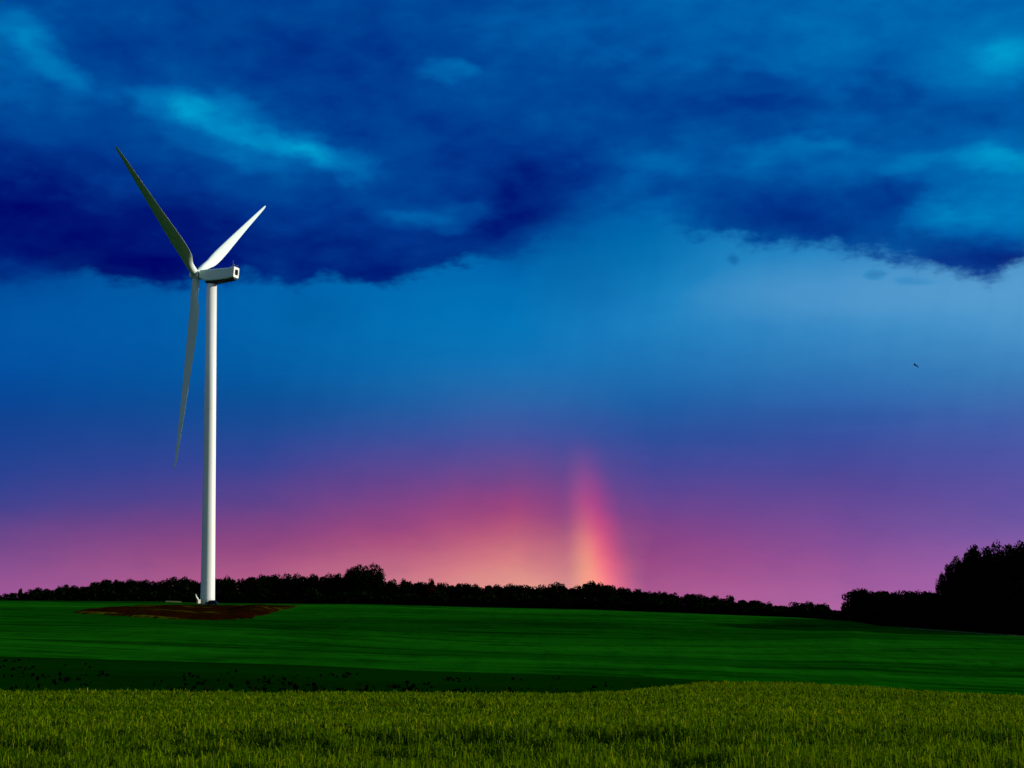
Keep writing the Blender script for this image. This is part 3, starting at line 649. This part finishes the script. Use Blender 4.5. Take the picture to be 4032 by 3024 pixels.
for j, px in enumerate(range(3720, 4300, 40)):
    tree('tree', VAR[j % 5], px, ip(tCd, px)+7+rng.uniform(0, 2), 2330-40*(j % 3)+(j % 2)*12, 'lower dark tree at the front edge of the right wood', group='front trees of the right wood', wscale=.75)
# scrub below the crowns: nobody could count it
def scrub(name, x0, x1, da, db, hgt, n, size, lb):
    px = rng.uniform(x0, x1, n); az = np.arctan((px-2016)/F); d = np.array([ip(tCd, p) for p in px])+rng.uniform(da, db, n)
    z = ground_z(az, d)+np.abs(rng.uniform(0, 1, n))*hgt*(.75+.25*np.sin(px*.05)*np.sin(px*.013+1))
    if name == 'undergrowth': z = np.minimum(z, EYE[2]+d*np.array([slope(p, ip(tops, p)+16) for p in px])-rng.uniform(0, .6, n))
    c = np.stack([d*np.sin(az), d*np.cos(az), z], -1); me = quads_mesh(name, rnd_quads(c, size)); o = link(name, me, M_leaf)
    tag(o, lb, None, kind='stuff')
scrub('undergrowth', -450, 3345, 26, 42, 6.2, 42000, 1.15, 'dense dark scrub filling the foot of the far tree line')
scrub('woodland_scrub', 3345, 4400, 4, 12, 5.5, 20000, .9, 'dense black scrub along the foot of the right wood')

# ---------------------------------------------------------------- wheat in the foreground
NP = 230000
az = rng.uniform(-.34, .34, NP); dW = np.interp(2016+F*np.tan(az), [a_ for a_, _ in tWd], [b_ for _, b_ in tWd])
d = 15+(dW+.8-15)*rng.uniform(0, 1, NP)**.95
x = d*np.sin(az); y = d*np.cos(az); z = ground_z(az, np.minimum(d, dW))
# growth varies in long patches and along drill rows
def vnoise(x, y, s, seed):
    rg = np.random.default_rng(seed); T = rg.uniform(0, 1, (64, 64)); u = x/s; v = y/s; i = np.floor(u).astype(int); j = np.floor(v).astype(int); fu = u-i; fv = v-j
    fu = fu*fu*(3-2*fu); fv = fv*fv*(3-2*fv); g = lambda a_, b_: T[a_ % 64, b_ % 64]
    return (g(i, j)*(1-fu)+g(i+1, j)*fu)*(1-fv)+(g(i, j+1)*(1-fu)+g(i+1, j+1)*fu)*fv
nn = .45*vnoise(x*.35, y, 1.7, 1)+.35*vnoise(x*.9, y, .6, 2)+.2*vnoise(x, y, .22, 3)
near = np.clip((42-d)/15, 0, 1); nn = np.clip((nn-.52)*2.4, -.75, .25)
hgt = .70*(1+.045*rng.normal(size=NP))+nn*(.07+.66*near)+(vnoise(x*.12, y, 2.6, 5)-.5)*.24+(vnoise(x*.2, y, .9, 6)-.5)*.08
hgt = np.clip(hgt, .12, .95)
FA = []                                              # every leaf: 2 segments, 6 vertices, one island
def leaves(w, lean, top, droop, nb, tip, start=.45):
    for _ in range(nb):
        ph = rng.uniform(0, 2*math.pi, NP); fx, fy = np.cos(ph), np.sin(ph); ww = w*(.6+.8*rng.random(NP))*np.clip(d/32, .75, 1.7); ln = lean*(.3+rng.random(NP)*1.2); hh = hgt*top*(.88+.2*rng.random(NP))
        ox = x+rng.normal(size=NP)*.05; oy = y+rng.normal(size=NP)*.05; a2 = rng.uniform(0, math.pi, NP); s = np.stack([np.cos(a2)*ww/2, np.sin(a2)*ww/2, 0*ww], -1)
        p0 = np.stack([ox, oy, z+hh*start], -1); p1 = np.stack([ox+fx*ln*.45, oy+fy*ln*.45, z+hh], -1); p2 = np.stack([ox+fx*ln, oy+fy*ln, z+hh-droop*(rng.random(NP)*1.4-.4)], -1)
        FA.append(np.stack([p0-s*.6, p0+s*.6, p1+s, p1-s, p2+s*tip, p2-s*tip], 1))
leaves(.017, .20, .94, .10, 2, .2)
leaves(.018, .07, 1.0, -.05, 2, .55, .72)
vv = np.concatenate(FA); n = len(vv); vv = vv.reshape(-1, 3); base = np.arange(n)*6
me = bpy.data.meshes.new('wheat')
f = np.stack([base, base+1, base+2, base+3, base+3, base+2, base+4, base+5], 1).reshape(-1)
me.vertices.add(len(vv)); me.vertices.foreach_set('co', vv.astype(np.float32).ravel()); me.loops.add(len(f)); me.loops.foreach_set('vertex_index', f.astype(np.int32))
me.polygons.add(n*2); me.polygons.foreach_set('loop_start', np.arange(0, n*8, 4, dtype=np.int32)); me.update()
o = link('wheat', me, M_wheat); me.materials.append(M_ear)
mi = np.zeros(n*2, dtype=np.int32); mi[n:] = 1; me.polygons.foreach_set('material_index', mi); tag(o, 'yellow green wheat filling the foreground field', None, kind='stuff')
# dark weeds in the dark strip
n = 140; az = rng.uniform(-.3, .3, n); d = 160+85*rng.uniform(0, 1, n)**1.6; cs = []
for a_, d_ in zip(az, d):
    if rng.random() < .6 and d_ > 215: continue
    k = int(rng.integers(4, 12)); w = rng.uniform(.25, .9)
    zz = float(ground_z(a_, d_)[0]); cs.append(np.stack([d_*math.sin(a_)+rng.normal(size=k)*w*1.6, d_*math.cos(a_)+rng.normal(size=k)*w, zz+rng.uniform(0, .5, k)], -1))
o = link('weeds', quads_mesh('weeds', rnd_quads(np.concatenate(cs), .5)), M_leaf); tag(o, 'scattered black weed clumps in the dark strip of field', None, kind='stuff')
